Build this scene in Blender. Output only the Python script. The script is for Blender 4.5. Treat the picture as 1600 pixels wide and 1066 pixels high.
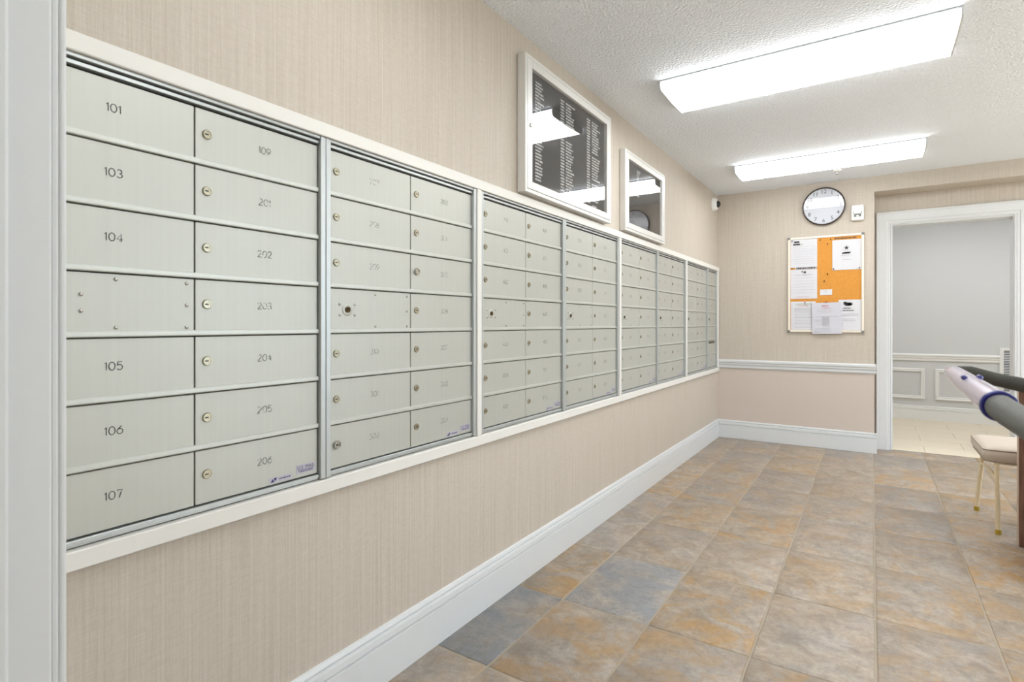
import bpy, bmesh, math, random
from mathutils import Vector, Matrix
random.seed(7)
for o in list(bpy.data.objects): bpy.data.objects.remove(o)
SC = bpy.context.scene
COL = SC.collection
PI = math.pi

# ------------------------------------------------------------------ camera
CAM_H = 1.142
cam = bpy.data.cameras.new('camera')
cam.sensor_width = 36.0
cam.lens = 854.0 / 1600.0 * 36.0
cam.shift_y = -27.0 / 1600.0
cam.clip_start = 0.02
cam.dof.use_dof = True
cam.dof.focus_distance = 2.6
cam.dof.aperture_fstop = 7.0
cam_o = bpy.data.objects.new('camera', cam); COL.objects.link(cam_o)
cam_o.location = (0, 0, CAM_H)
cam_o.rotation_euler = (PI/2, 0, math.atan(562.0/854.0))
SC.camera = cam_o

# ------------------------------------------------------------------ world / exposure
SC.view_settings.view_transform = 'Standard'
SC.view_settings.look = 'None'
SC.view_settings.gamma = 1.0
SC.view_settings.use_curve_mapping = False
SC.view_settings.exposure = 0.17
LAMP = 9.5            # radiance of the fluorescent diffusers
SKY = 5.0
w = bpy.data.worlds.new('sky'); SC.world = w; w.use_nodes = True
bg = w.node_tree.nodes['Background']
bg.inputs[0].default_value = (0.74, 0.87, 1.0, 1); bg.inputs[1].default_value = SKY

sun = bpy.data.lights.new('sun', 'SUN'); sun.energy = 9.0; sun.angle = 0.02; sun.color = (.97, .985, 1)
sun_o = bpy.data.objects.new('sun', sun); COL.objects.link(sun_o)
sun_o.rotation_euler = (0, math.radians(40), 0)      # sun added for bounce light, falling in through the entrance on the right

# ------------------------------------------------------------------ materials
MATS = {}
def mat(name):
    m = bpy.data.materials.new(name); m.use_nodes = True
    MATS[name] = m
    nt = m.node_tree
    return m, nt, nt.nodes['Principled BSDF']
def N(nt, t, **kw):
    n = nt.nodes.new(t)
    for k, v in kw.items(): setattr(n, k, v)
    return n
def plain(name, col, rough=0.5, metal=0.0, bump=0.0, bscale=200, var=0.0, spec=0.5, coat=0.0):
    m, nt, b = mat(name)
    b.inputs['Base Color'].default_value = (*col, 1)
    b.inputs['Roughness'].default_value = rough
    b.inputs['Metallic'].default_value = metal
    b.inputs['Specular IOR Level'].default_value = spec
    b.inputs['Coat Weight'].default_value = coat
    if bump or var:
        tc = N(nt, 'ShaderNodeTexCoord'); no = N(nt, 'ShaderNodeTexNoise')
        no.inputs['Scale'].default_value = bscale; no.inputs['Detail'].default_value = 4
        nt.links.new(tc.outputs['Object'], no.inputs['Vector'])
        if bump:
            bp = N(nt, 'ShaderNodeBump'); bp.inputs['Strength'].default_value = bump; bp.inputs['Distance'].default_value = 0.002
            nt.links.new(no.outputs['Fac'], bp.inputs['Height']); nt.links.new(bp.outputs['Normal'], b.inputs['Normal'])
        if var:
            mx = N(nt, 'ShaderNodeMix', data_type='RGBA')
            mx.inputs['A'].default_value = (*[c*(1-var) for c in col], 1)
            mx.inputs['B'].default_value = (*[min(1, c*(1+var)) for c in col], 1)
            nt.links.new(no.outputs['Fac'], mx.inputs['Factor']); nt.links.new(mx.outputs['Result'], b.inputs['Base Color'])
    return m

def srgb(r, g, b):
    f = lambda c: (c/255/12.92) if c/255 <= 0.04045 else ((c/255+0.055)/1.055)**2.4
    return (f(r), f(g), f(b))

plain('white_paint', srgb(214, 215, 215), 0.38, bump=0.04, bscale=60, var=0.015)
plain('hall_white', srgb(236, 236, 234), 0.4, bump=0.03, bscale=60, var=0.01)
plain('trim_white', srgb(228, 225, 219), 0.42, bump=0.05, bscale=40, var=0.02)
plain('hall_grey', srgb(209, 210, 210), 0.6, bump=0.05, bscale=150, var=0.015)
plain('lower_paint', srgb(203, 190, 179), 0.55, bump=0.08, bscale=120, var=0.015)
plain('lobby_paint', srgb(226, 222, 214), 0.6, var=0.02)
plain('grout', srgb(166, 154, 137), 0.9, bump=0.3, bscale=300, var=0.12)
plain('hall_grout', srgb(190, 180, 165), 0.9, bump=0.2, bscale=300, var=0.06)
plain('gap_shade', srgb(22, 21, 19), 0.8, var=0.1)  # near-black standing in for shade inside the gaps and behind the vent slats
plain('brass_lock', srgb(170, 163, 143), 0.32, 0.9, bump=0.05, bscale=400, var=0.06)
plain('steel', srgb(190, 188, 182), 0.22, 1.0, var=0.03)
plain('lock_core', srgb(92, 74, 48), 0.4, 0.8, var=0.1)
plain('keyhole', srgb(18, 16, 12), 0.7, var=0.1)
plain('number_dark', srgb(64, 64, 62), 0.6, var=0.25, bscale=90)
plain('number_worn', srgb(106, 106, 100), 0.6, var=0.3, bscale=120)
plain('case_metal', srgb(226, 224, 220), 0.36, 0.25, var=0.02)
plain('board_black', srgb(34, 27, 22), 0.85, bump=0.4, bscale=500, var=0.1)
plain('letter_white', srgb(235, 235, 232), 0.5, var=0.02)
plain('sticker', srgb(184, 180, 190), 0.35, var=0.03)
plain('ink_blue', srgb(44, 40, 92), 0.5, var=0.05)
plain('ink_dark', srgb(58, 56, 58), 0.6, var=0.1)
plain('ink_grey', srgb(182, 182, 187), 0.6, var=0.06)
plain('ink_red', srgb(206, 130, 140), 0.6, var=0.05)
plain('ink_green', srgb(150, 178, 140), 0.6, var=0.05)
plain('paper', srgb(214, 213, 217), 0.6, var=0.012)
plain('paper_gloss', srgb(206, 205, 213), 0.12, var=0.01)
plain('plastic_white', srgb(236, 235, 232), 0.4, var=0.01)
plain('plastic_grey', srgb(120, 120, 118), 0.5, var=0.05)
plain('cork_frame', srgb(236, 228, 214), 0.35, 0.15, var=0.02)
plain('pin_red', srgb(150, 40, 40), 0.35, var=0.05)
plain('pin_dark', srgb(70, 48, 26), 0.4, var=0.05)
plain('clock_rim', srgb(66, 56, 52), 0.3, 0.4, var=0.05)
plain('clock_face', srgb(208, 210, 217), 0.5, var=0.01)
plain('black_gloss', srgb(16, 14, 13), 0.08, var=0.05)
plain('vinyl', srgb(206, 192, 176), 0.42, bump=0.25, bscale=160, var=0.04)
plain('piping', srgb(150, 136, 120), 0.5, var=0.04)
plain('cream_metal', srgb(232, 214, 178), 0.35, 0.1, var=0.06, bscale=60)
plain('gold_tip', srgb(186, 160, 66), 0.3, 0.5, var=0.06)
plain('foam_shaded', srgb(66, 65, 58), 0.7, bump=0.6, bscale=420, var=0.18)  # rear bar's shade put into a darker copy of the foam
plain('foam', srgb(104, 104, 100), 0.6, bump=0.6, bscale=420, var=0.18)
plain('sleeve', srgb(206, 196, 216), 0.16, 0.1, var=0.10, bscale=14, coat=0.6)
plain('sleeve_blue', srgb(34, 36, 116), 0.3, var=0.06)
plain('desk_edge', srgb(196, 172, 153), 0.5, var=0.08)
plain('chrome', srgb(180, 180, 180), 0.2, 1.0, var=0.03)
plain('concrete', srgb(150, 150, 146), 0.9, var=0.06, bscale=6)

# anodised aluminium of the mailbox doors: fine vertical grain
def alu(name, col, rough, metal):
    m, nt, b = mat(name)
    tc = N(nt, 'ShaderNodeTexCoord'); mp = N(nt, 'ShaderNodeMapping'); no = N(nt, 'ShaderNodeTexNoise')
    mp.inputs['Scale'].default_value = (60, 60, 2.0); no.inputs['Scale'].default_value = 1.5; no.inputs['Detail'].default_value = 3
    nt.links.new(tc.outputs['Object'], mp.inputs['Vector']); nt.links.new(mp.outputs['Vector'], no.inputs['Vector'])
    mx = N(nt, 'ShaderNodeMix', data_type='RGBA')
    mx.inputs['A'].default_value = (*[c*0.95 for c in col], 1); mx.inputs['B'].default_value = (*[c*1.04 for c in col], 1)
    nt.links.new(no.outputs['Fac'], mx.inputs['Factor']); nt.links.new(mx.outputs['Result'], b.inputs['Base Color'])
    b.inputs['Metallic'].default_value = metal; b.inputs['Roughness'].default_value = rough
alu('door_alu', srgb(187, 187, 179), 0.45, 0.36)
alu('rail_alu', srgb(198, 199, 192), 0.42, 0.42)  # rails' highlight put into a metal slightly lighter than the doors
alu('frame_alu', srgb(188, 192, 191), 0.36, 0.55)

# woven striated wallpaper
def wallpaper(name, horiz):
    m, nt, b = mat(name)
    tc = N(nt, 'ShaderNodeTexCoord')
    def nz(sc, scale, det):
        mp = N(nt, 'ShaderNodeMapping'); mp.inputs['Scale'].default_value = sc
        no = N(nt, 'ShaderNodeTexNoise'); no.inputs['Scale'].default_value = scale; no.inputs['Detail'].default_value = det
        nt.links.new(tc.outputs['Object'], mp.inputs['Vector']); nt.links.new(mp.outputs['Vector'], no.inputs['Vector'])
        return no.outputs['Fac']
    a = nz((1, 1, 0.012), 170, 4)        # broad vertical stripes
    c = nz((1, 1, 0.10), 420, 2)        # fine warp threads
    d = nz((0.08, 0.08, 1), 380, 2)     # weft slubs
    def math_(op, x, y):
        n = N(nt, 'ShaderNodeMath', operation=op)
        for i, v in enumerate((x, y)):
            if isinstance(v, float): n.inputs[i].default_value = v
            else: nt.links.new(v, n.inputs[i])
        return n.outputs[0]
    s = math_('ADD', math_('ADD', math_('MULTIPLY', a, 0.55), math_('MULTIPLY', c, 0.3)), math_('MULTIPLY', d, 0.3))
    r = N(nt, 'ShaderNodeValToRGB')
    r.color_ramp.elements[0].position = 0.36; r.color_ramp.elements[0].color = (*srgb(181, 169, 154), 1)
    r.color_ramp.elements[1].position = 0.78; r.color_ramp.elements[1].color = (*srgb(206, 196, 183), 1)
    nt.links.new(s, r.inputs['Fac']); nt.links.new(r.outputs['Color'], b.inputs['Base Color'])
    bp = N(nt, 'ShaderNodeBump'); bp.inputs['Strength'].default_value = 0.22; bp.inputs['Distance'].default_value = 0.0015
    nt.links.new(s, bp.inputs['Height']); nt.links.new(bp.outputs['Normal'], b.inputs['Normal'])
    b.inputs['Roughness'].default_value = 0.62
wallpaper('wallpaper', 0)

# knock-down / popcorn ceiling
m, nt, b = mat('ceiling_texture')
tc = N(nt, 'ShaderNodeTexCoord'); n1 = N(nt, 'ShaderNodeTexNoise'); n2 = N(nt, 'ShaderNodeTexVoronoi')
n1.inputs['Scale'].default_value = 75; n1.inputs['Detail'].default_value = 4; n1.inputs['Distortion'].default_value = 0.6
n2.inputs['Scale'].default_value = 85
for n in (n1, n2): nt.links.new(tc.outputs['Object'], n.inputs['Vector'])
ad = N(nt, 'ShaderNodeMath', operation='SUBTRACT'); nt.links.new(n1.outputs['Fac'], ad.inputs[0])
ml = N(nt, 'ShaderNodeMath', operation='MULTIPLY'); ml.inputs[1].default_value = 0.35; nt.links.new(n2.outputs['Distance'], ml.inputs[0]); nt.links.new(ml.outputs[0], ad.inputs[1])
bp = N(nt, 'ShaderNodeBump'); bp.inputs['Strength'].default_value = 0.75; bp.inputs['Distance'].default_value = 0.014
nt.links.new(ad.outputs[0], bp.inputs['Height']); nt.links.new(bp.outputs['Normal'], b.inputs['Normal'])
b.inputs['Base Color'].default_value = (*srgb(241, 245, 251), 1); b.inputs['Roughness'].default_value = 0.8

# slate-look porcelain floor tile; the object colour picks each tile's own shade (R = blue-grey share, G = gold share, B = lightness)
m, nt, b = mat('slate_tile')
tc = N(nt, 'ShaderNodeTexCoord'); oi = N(nt, 'ShaderNodeObjectInfo')
off = N(nt, 'ShaderNodeVectorMath', operation='ADD'); cmb = N(nt, 'ShaderNodeCombineXYZ')
mr = N(nt, 'ShaderNodeMath', operation='MULTIPLY'); mr.inputs[1].default_value = 57.0
nt.links.new(oi.outputs['Random'], mr.inputs[0]); nt.links.new(mr.outputs[0], cmb.inputs[0]); nt.links.new(mr.outputs[0], cmb.inputs[1])
nt.links.new(tc.outputs['Object'], off.inputs[0]); nt.links.new(cmb.outputs[0], off.inputs[1])
def tn(scale, det, dist=0.0, rough=0.6):
    n = N(nt, 'ShaderNodeTexNoise'); n.inputs['Scale'].default_value = scale; n.inputs['Detail'].default_value = det
    n.inputs['Distortion'].default_value = dist; n.inputs['Roughness'].default_value = rough
    nt.links.new(off.outputs[0], n.inputs['Vector']); return n.outputs['Fac']
def ramp(fac, p0, c0, p1, c1):
    r = N(nt, 'ShaderNodeValToRGB'); e = r.color_ramp.elements
    e[0].position = p0; e[0].color = (*c0, 1); e[1].position = p1; e[1].color = (*c1, 1)
    nt.links.new(fac, r.inputs['Fac']); return r.outputs['Color']
def mixc(f, a_, b_, blend='MIX'):
    x = N(nt, 'ShaderNodeMix', data_type='RGBA', blend_type=blend)
    if isinstance(f, float): x.inputs['Factor'].default_value = f
    else: nt.links.new(f, x.inputs['Factor'])
    for k, v in (('A', a_), ('B', b_)):
        if isinstance(v, tuple): x.inputs[k].default_value = (*v, 1)
        else: nt.links.new(v, x.inputs[k])
    return x.outputs['Result']
sep = N(nt, 'ShaderNodeSeparateColor'); nt.links.new(oi.outputs['Color'], sep.inputs[0])
cA = ramp(tn(9, 8, 0.6, 0.75), 0.36, srgb(154, 138, 119), 0.64, srgb(198, 183, 167))
goldf = N(nt, 'ShaderNodeMath', operation='MULTIPLY')
gr = N(nt, 'ShaderNodeMapRange'); gr.inputs['From Min'].default_value = 0.46; gr.inputs['From Max'].default_value = 0.62
nt.links.new(tn(5.5, 7, 0.9, 0.7), gr.inputs['Value']); nt.links.new(gr.outputs[0], goldf.inputs[0]); nt.links.new(sep.outputs[1], goldf.inputs[1])
cB = mixc(goldf.outputs[0], cA, srgb(190, 150, 94))
blf = N(nt, 'ShaderNodeMath', operation='MULTIPLY')
br = N(nt, 'ShaderNodeMapRange'); br.inputs['From Min'].default_value = 0.30; br.inputs['From Max'].default_value = 0.58
nt.links.new(tn(5.0, 5, 0.3, 0.66), br.inputs['Value']); nt.links.new(br.outputs[0], blf.inputs[0]); nt.links.new(sep.outputs[0], blf.inputs[1])
cC = mixc(blf.outputs[0], cB, srgb(142, 143, 146))
dk = ramp(tn(30, 9, 0.3, 0.8), 0.36, (0.70, 0.68, 0.66), 0.56, (1.0, 1.0, 1.0))
cD = mixc(0.8, cC, dk, 'MULTIPLY')
lt = N(nt, 'ShaderNodeVectorMath', operation='SCALE'); nt.links.new(cD, lt.inputs[0]); nt.links.new(sep.outputs[2], lt.inputs['Scale'])
nt.links.new(lt.outputs[0], b.inputs['Base Color'])
bp = N(nt, 'ShaderNodeBump'); bp.inputs['Strength'].default_value = 0.35; bp.inputs['Distance'].default_value = 0.003
nt.links.new(tn(22, 6, 0.5, 0.6), bp.inputs['Height']); nt.links.new(bp.outputs['Normal'], b.inputs['Normal'])
b.inputs['Roughness'].default_value = 0.42

plain('hall_tile', srgb(226, 213, 190), 0.4, bump=0.1, bscale=12, var=0.07)
m, nt, b = mat('cork')
tc = N(nt, 'ShaderNodeTexCoord'); no = N(nt, 'ShaderNodeTexNoise'); no.inputs['Scale'].default_value = 260; no.inputs['Detail'].default_value = 3
nt.links.new(tc.outputs['Object'], no.inputs['Vector']); r = N(nt, 'ShaderNodeValToRGB')
r.color_ramp.elements[0].position = .3; r.color_ramp.elements[0].color = (*srgb(198, 130, 44), 1)
r.color_ramp.elements[1].position = .7; r.color_ramp.elements[1].color = (*srgb(226, 158, 70), 1)
nt.links.new(no.outputs['Fac'], r.inputs['Fac']); nt.links.new(r.outputs['Color'], b.inputs['Base Color']); b.inputs['Roughness'].default_value = .8
m, nt, b = mat('desk_wood')
tc = N(nt, 'ShaderNodeTexCoord'); mp = N(nt, 'ShaderNodeMapping'); mp.inputs['Scale'].default_value = (14, 14, 1.5)
no = N(nt, 'ShaderNodeTexNoise'); no.inputs['Scale'].default_value = 2.5; no.inputs['Detail'].default_value = 6; no.inputs['Distortion'].default_value = 1.2
nt.links.new(tc.outputs['Object'], mp.inputs[0]); nt.links.new(mp.outputs[0], no.inputs['Vector']); r = N(nt, 'ShaderNodeValToRGB')
r.color_ramp.elements[0].position = .3; r.color_ramp.elements[0].color = (*srgb(112, 80, 64), 1)
r.color_ramp.elements[1].position = .7; r.color_ramp.elements[1].color = (*srgb(150, 116, 96), 1)
nt.links.new(no.outputs['Fac'], r.inputs['Fac']); nt.links.new(r.outputs['Color'], b.inputs['Base Color']); b.inputs['Roughness'].default_value = .45

# lamp diffuser
m, nt, b = mat('lamp_diffuser')
b.inputs['Base Color'].default_value = (0.9, 0.9, 0.9, 1); b.inputs['Roughness'].default_value = 0.4
b.inputs['Emission Color'].default_value = (0.95, 0.98, 1.0, 1); b.inputs['Emission Strength'].default_value = LAMP
# clear glass pane: Fresnel mix of mirror and clear
def pane(name, ior):
    m, nt, b = mat(name); out = nt.nodes['Material Output']
    nt.nodes.remove(b)
    fr = N(nt, 'ShaderNodeFresnel'); ge = N(nt, 'ShaderNodeNewGeometry'); mi = N(nt, 'ShaderNodeMix')   # same reflectance from either face
    mi.inputs['A'].default_value = ior; mi.inputs['B'].default_value = 1.0/ior
    nt.links.new(ge.outputs['Backfacing'], mi.inputs['Factor']); nt.links.new(mi.outputs['Result'], fr.inputs['IOR'])
    tr = N(nt, 'ShaderNodeBsdfTransparent'); gl = N(nt, 'ShaderNodeBsdfGlossy'); gl.inputs['Roughness'].default_value = 0.0
    mx = N(nt, 'ShaderNodeMixShader')
    nt.links.new(fr.outputs[0], mx.inputs[0]); nt.links.new(tr.outputs[0], mx.inputs[1]); nt.links.new(gl.outputs[0], mx.inputs[2])
    nt.links.new(mx.outputs[0], out.inputs['Surface'])
pane('glass', 1.55); pane('clock_glass', 1.36)

# ------------------------------------------------------------------ mesh helpers
class MB:
    """collects shapes; build() links them as one mesh object"""
    def __init__(s): s.bm = bmesh.new()
    def box(s, x0, x1, y0, y1, z0, z1, bev=0.0, seg=1, mi=0):
        bm = s.bm
        v = [bm.verts.new(p) for p in ((x0,y0,z0),(x1,y0,z0),(x1,y1,z0),(x0,y1,z0),(x0,y0,z1),(x1,y0,z1),(x1,y1,z1),(x0,y1,z1))]
        fs = [bm.faces.new([v[i] for i in q]) for q in ((3,2,1,0),(4,5,6,7),(0,1,5,4),(1,2,6,5),(2,3,7,6),(3,0,4,7))]
        for f in fs: f.material_index = mi
        if bev > 0:
            es = set(e for f in fs for e in f.edges)
            r = bmesh.ops.bevel(bm, geom=list(es), offset=bev, segments=seg, affect='EDGES', profile=0.5)
            for f in r['faces']: f.material_index = mi
        return s
    def cyl(s, p, axis, r0, r1, h, n=20, cap=True):
        bm = s.bm; a = Vector(axis).normalized()
        u = a.orthogonal().normalized(); w_ = a.cross(u); p = Vector(p)
        A = [bm.verts.new(p + (u*math.cos(t)+w_*math.sin(t))*r0) for t in [2*PI*i/n for i in range(n)]]
        B = [bm.verts.new(p + a*h + (u*math.cos(t)+w_*math.sin(t))*r1) for t in [2*PI*i/n for i in range(n)]]
        for i in range(n): bm.faces.new((A[i], A[(i+1)%n], B[(i+1)%n], B[i]))
        if cap: bm.faces.new(A[::-1]); bm.faces.new(B)
        return s
    def lathe(s, p, axis, prof, n=24):
        """prof: (radius, height along axis)"""
        bm = s.bm; a = Vector(axis).normalized(); u = a.orthogonal().normalized(); w_ = a.cross(u); p = Vector(p)
        rings = []
        for r, h in prof:
            if r < 1e-6: rings.append([bm.verts.new(p + a*h)])
            else: rings.append([bm.verts.new(p + a*h + (u*math.cos(t)+w_*math.sin(t))*r) for t in [2*PI*i/n for i in range(n)]])
        for A, B in zip(rings, rings[1:]):
            for i in range(n):
                j = (i+1) % n
                if len(A) == 1 and len(B) == 1: continue
                if len(A) == 1: bm.faces.new((A[0], B[j], B[i]))
                elif len(B) == 1: bm.faces.new((A[i], A[j], B[0]))
                else: bm.faces.new((A[i], A[j], B[j], B[i]))
        if len(rings[0]) > 1: bm.faces.new(rings[0][::-1])
        if len(rings[-1]) > 1: bm.faces.new(rings[-1])
        return s
    def tube(s, pts, rad, n=14):
        bm = s.bm; pts = [Vector(p) for p in pts]
        rad = rad if isinstance(rad, (list, tuple)) else [rad]*len(pts)
        rings = []; up = None
        for i, p in enumerate(pts):
            d = (pts[min(i+1, len(pts)-1)] - pts[max(i-1, 0)]).normalized()
            if up is None: up = d.orthogonal().normalized()
            up = (up - d*up.dot(d)).normalized(); sd = d.cross(up)
            rings.append([bm.verts.new(p + (up*math.cos(t)+sd*math.sin(t))*rad[i]) for t in [2*PI*k/n for k in range(n)]])
        for A, B in zip(rings, rings[1:]):
            for i in range(n): bm.faces.new((A[i], A[(i+1)%n], B[(i+1)%n], B[i]))
        bm.faces.new(rings[0][::-1]); bm.faces.new(rings[-1])
        return s
    def prism(s, poly, place, length_a, length_b):
        """extrude a 2-D polygon; place(p, t) -> 3-D point"""
        bm = s.bm
        A = [bm.verts.new(place(p, length_a)) for p in poly]; B = [bm.verts.new(place(p, length_b)) for p in poly]
        n = len(poly)
        for i in range(n): bm.faces.new((A[i], A[(i+1)%n], B[(i+1)%n], B[i]))
        bm.faces.new(A[::-1]); bm.faces.new(B)
        return s
    def quad(s, pts, mi=0):
        f = s.bm.faces.new([s.bm.verts.new(p) for p in pts]); f.material_index = mi
        return s
    def ribbon(s, pts, wd, to3):
        """flat stroke along 2-D points, to3 maps (a,b) to 3-D"""
        P = [Vector(p) for p in pts]; L = []; R = []
        closed = (P[0]-P[-1]).length < 1e-6
        for i, p in enumerate(P):
            a = P[i-1] if i else (P[-2] if closed else P[0]); c = P[i+1] if i < len(P)-1 else (P[1] if closed else P[-1])
            d = (c-a).normalized(); nn = Vector((-d.y, d.x))*wd/2
            L.append(s.bm.verts.new(to3(*(p+nn)))); R.append(s.bm.verts.new(to3(*(p-nn))))
        for i in range(len(P)-1): s.bm.faces.new((L[i], R[i], R[i+1], L[i+1]))
        return s
    def mesh(s, name, mats, smooth=None):
        bmesh.ops.recalc_face_normals(s.bm, faces=s.bm.faces)
        me = bpy.data.meshes.new(name); s.bm.to_mesh(me); s.bm.free()
        for m_ in (mats if isinstance(mats, (list, tuple)) else [mats]): me.materials.append(MATS[m_])
        if smooth:
            me.polygons.foreach_set('use_smooth', [True]*len(me.polygons))
            me.set_sharp_from_angle(angle=math.radians(smooth))
        return me
    def build(s, name, mats, parent=None, loc=None, smooth=None):
        return link(name, s.mesh(name, mats, smooth), parent, loc)
def link(name, me, parent=None, loc=None):
    o = bpy.data.objects.new(name, me); COL.objects.link(o)
    if parent: o.parent = parent
    if loc: o.location = loc
    return o
def tag(o, label, cat, group=None, kind=None):
    o['label'] = label; o['category'] = cat
    if group: o['group'] = group
    if kind: o['kind'] = kind
    return o
def struct(o, label, cat): return tag(o, label, cat, kind='structure')
def thing(name, label, cat, loc, group=None):
    o = bpy.data.objects.new(name, None); o.empty_display_size = 0.1; COL.objects.link(o); o.location = loc
    return tag(o, label, cat, group)
def text_mesh(name, txt, size, matname, to_world, align='CENTER'):
    cu = bpy.data.curves.new(name, 'FONT'); cu.body = txt; cu.size = size; cu.align_x = align; cu.align_y = 'CENTER'; cu.resolution_u = 2
    ob = bpy.data.objects.new(name, cu); COL.objects.link(ob)
    dg = bpy.context.evaluated_depsgraph_get(); dg.update()
    me = bpy.data.meshes.new_from_object(ob.evaluated_get(dg))
    bpy.data.objects.remove(ob); bpy.data.curves.remove(cu)
    me.name = name; me.transform(to_world); me.materials.clear(); me.materials.append(MATS[matname])
    return me
def join_meshes(name, mes):
    bm = bmesh.new()
    for me in mes: bm.from_mesh(me)
    r = bpy.data.meshes.new(name); bm.to_mesh(r); bm.free()
    for m_ in mes[0].materials: r.materials.append(m_)
    return r
# frames that stand text/plans on a wall: columns = (right, up, normal)
def basis(right, up, origin):
    r_, u_ = Vector(right), Vector(up); n_ = r_.cross(u_)
    M = Matrix.Identity(4)
    for i in range(3): M[i][0] = r_[i]; M[i][1] = u_[i]; M[i][2] = n_[i]; M[i][3] = origin[i]
    return M

# ------------------------------------------------------------------ room dimensions
LW = -1.307       # left wall face
FW = 5.776        # far wall face
RW = 3.40         # right wall face (outside the frame)
CH = 2.44         # ceiling
NW0, NW1 = 0.10, 0.238     # near wall in which the camera's doorway stands
DW = 6.02         # recessed doorway wall
HB = 8.12         # back wall of the hall beyond
HL, HR = -0.9, 3.5

# ---- floor: grout bed with single tiles
f = MB().box(LW-0.02, 1.095, NW0, 6.06, -0.08, -0.0028).build('floor', 'grout')
struct(f, 'slate-look tiled floor with tan grout joints', 'floor')
def tile_mesh(wx, wy, seed):
    rnd = random.Random(seed); g = 0.0035
    hx, hy = wx/2-g, wy/2-g; out = []
    def side(a, b_, n):
        for i in range(n):
            t = i/n; j = rnd.uniform(-0.0014, 0.0014) if i else 0
            x = a[0]+(b_[0]-a[0])*t; y = a[1]+(b_[1]-a[1])*t
            if abs(a[0]-b_[0]) > abs(a[1]-b_[1]): y += j
            else: x += j
            out.append((x, y))
    side((-hx,-hy),(hx,-hy),6); side((hx,-hy),(hx,hy),6); side((hx,hy),(-hx,hy),6); side((-hx,hy),(-hx,-hy),6)
    mb = MB(); bm = mb.bm
    def ring(k, z): return [bm.verts.new((x*(1-k/max(hx,1e-3)), y*(1-k/max(hy,1e-3)), z)) for x, y in out]
    R = [ring(0, -0.02), ring(0, -0.0035), ring(0.0012, -0.0012), ring(0.004, 0.0)]
    n = len(out)
    for A, B in zip(R, R[1:]):
        for i in range(n): bm.faces.new((A[i], A[(i+1)%n], B[(i+1)%n], B[i]))
    bm.faces.new(R[-1])
    return mb.mesh('floor_tile', 'slate_tile', smooth=50)
tcache = {}
XL = [LW] + [0.012+0.361*k for k in range(-3, 4)]
YL = [NW0+0.01] + [2.012+0.5345*k for k in range(-3, 8)] + [6.06]
trnd = random.Random(21)
special = {   # (column, row) : blue-grey share, gold share, lightness
}
for i in range(len(XL)-1):
    for j in range(len(YL)-1):
        x0, x1, y0, y1 = XL[i], XL[i+1], YL[j], YL[j+1]
        if y0 > 5.7:
            if x1 < 0.02: y1 = FW
            elif x0 < 0.02: x0 = 0.012
        if y1-y0 < 0.03 or x1-x0 < 0.03: continue
        key = (round(x1-x0, 3), round(y1-y0, 3), trnd.randrange(3))
        if key not in tcache: tcache[key] = tile_mesh(x1-x0, y1-y0, hash(key) % 1000)
        t = link('floor_tile', tcache[key], f, ((x0+x1)/2, (y0+y1)/2, trnd.uniform(-0.0006, 0.0006)))
        xm, ym = (x0+x1)/2, (y0+y1)/2
        c = (trnd.uniform(0.0, 0.5), trnd.uniform(0.25, 0.9), trnd.uniform(0.82, 0.95))
        if abs(xm+0.89) < 0.1 and abs(ym-2.28) < 0.1: c = (1.0, 0.0, 0.95)
        elif xm < -1.1 and abs(ym-1.745) < 0.1: c = (1.0, 0.05, 0.74)
        elif abs(xm+0.89) < 0.1 and abs(ym-1.745) < 0.1: c = (0.35, 0.9, 0.80)
        elif xm < -1.1 and abs(ym-2.28) < 0.1: c = (0.1, 0.9, 0.74)
        elif abs(xm+0.53) < 0.1 and abs(ym-2.28) < 0.1: c = (0.2, 0.95, 0.88)
        elif abs(xm+0.17) < 0.1 and abs(ym-2.28) < 0.1: c = (0.35, 0.25, 0.95)
        elif xm > 0.37: c = (trnd.uniform(0, .3), trnd.uniform(0.6, 1.0), trnd.uniform(0.78, 0.88))
        t.color = (*c, 1)

# ---- unseen pale floor, put in to bounce daylight up to the ceiling
struct(MB().box(1.095, RW+.16, NW0, 6.06, -0.08, 0.0).build('floor', 'hall_tile'), 'added pale bounce floor inside the glazed entrance', 'floor')
# ---- hall floor
hf = MB().box(HL, HR, 6.06, HB, -0.08, -0.004).build('floor', 'hall_grout')
struct(hf, 'pale beige tiled hall floor beyond the far doorway', 'floor')
hcache = {}
row = 0; y = 6.063
while y < HB-0.02:
    y1 = min(y+0.30, HB)
    x = HL + (-0.3 if row % 2 else 0.0) + 0.1
    while x < HR:
        a, b_ = max(x, HL), min(x+0.60, HR)
        if b_-a > 0.04:
            k = (round(b_-a, 3), round(y1-y, 3))
            if k not in hcache:
                hcache[k] = MB().box(-k[0]/2+.0015, k[0]/2-.0015, -k[1]/2+.0015, k[1]/2-.0015, -0.02, 0.0, 0.0012).mesh('hall_floor_tile', 'hall_tile')
            link('hall_floor_tile', hcache[k], hf, ((a+b_)/2, (y+y1)/2, random.uniform(-.0004, .0004)))
        x += 0.60
    y += 0.30; row += 1

# ---- ceilings
struct(MB().box(LW-0.5, RW+0.2, NW0, 6.16, CH, CH+0.12).build('ceiling', 'ceiling_texture'), 'white knock-down textured ceiling', 'ceiling')
struct(MB().box(HL-0.1, HR+0.1, 6.16, HB+0.1, CH, CH+0.12).build('ceiling', 'hall_grey'), 'plain hall ceiling beyond the far doorway', 'ceiling')

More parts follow.
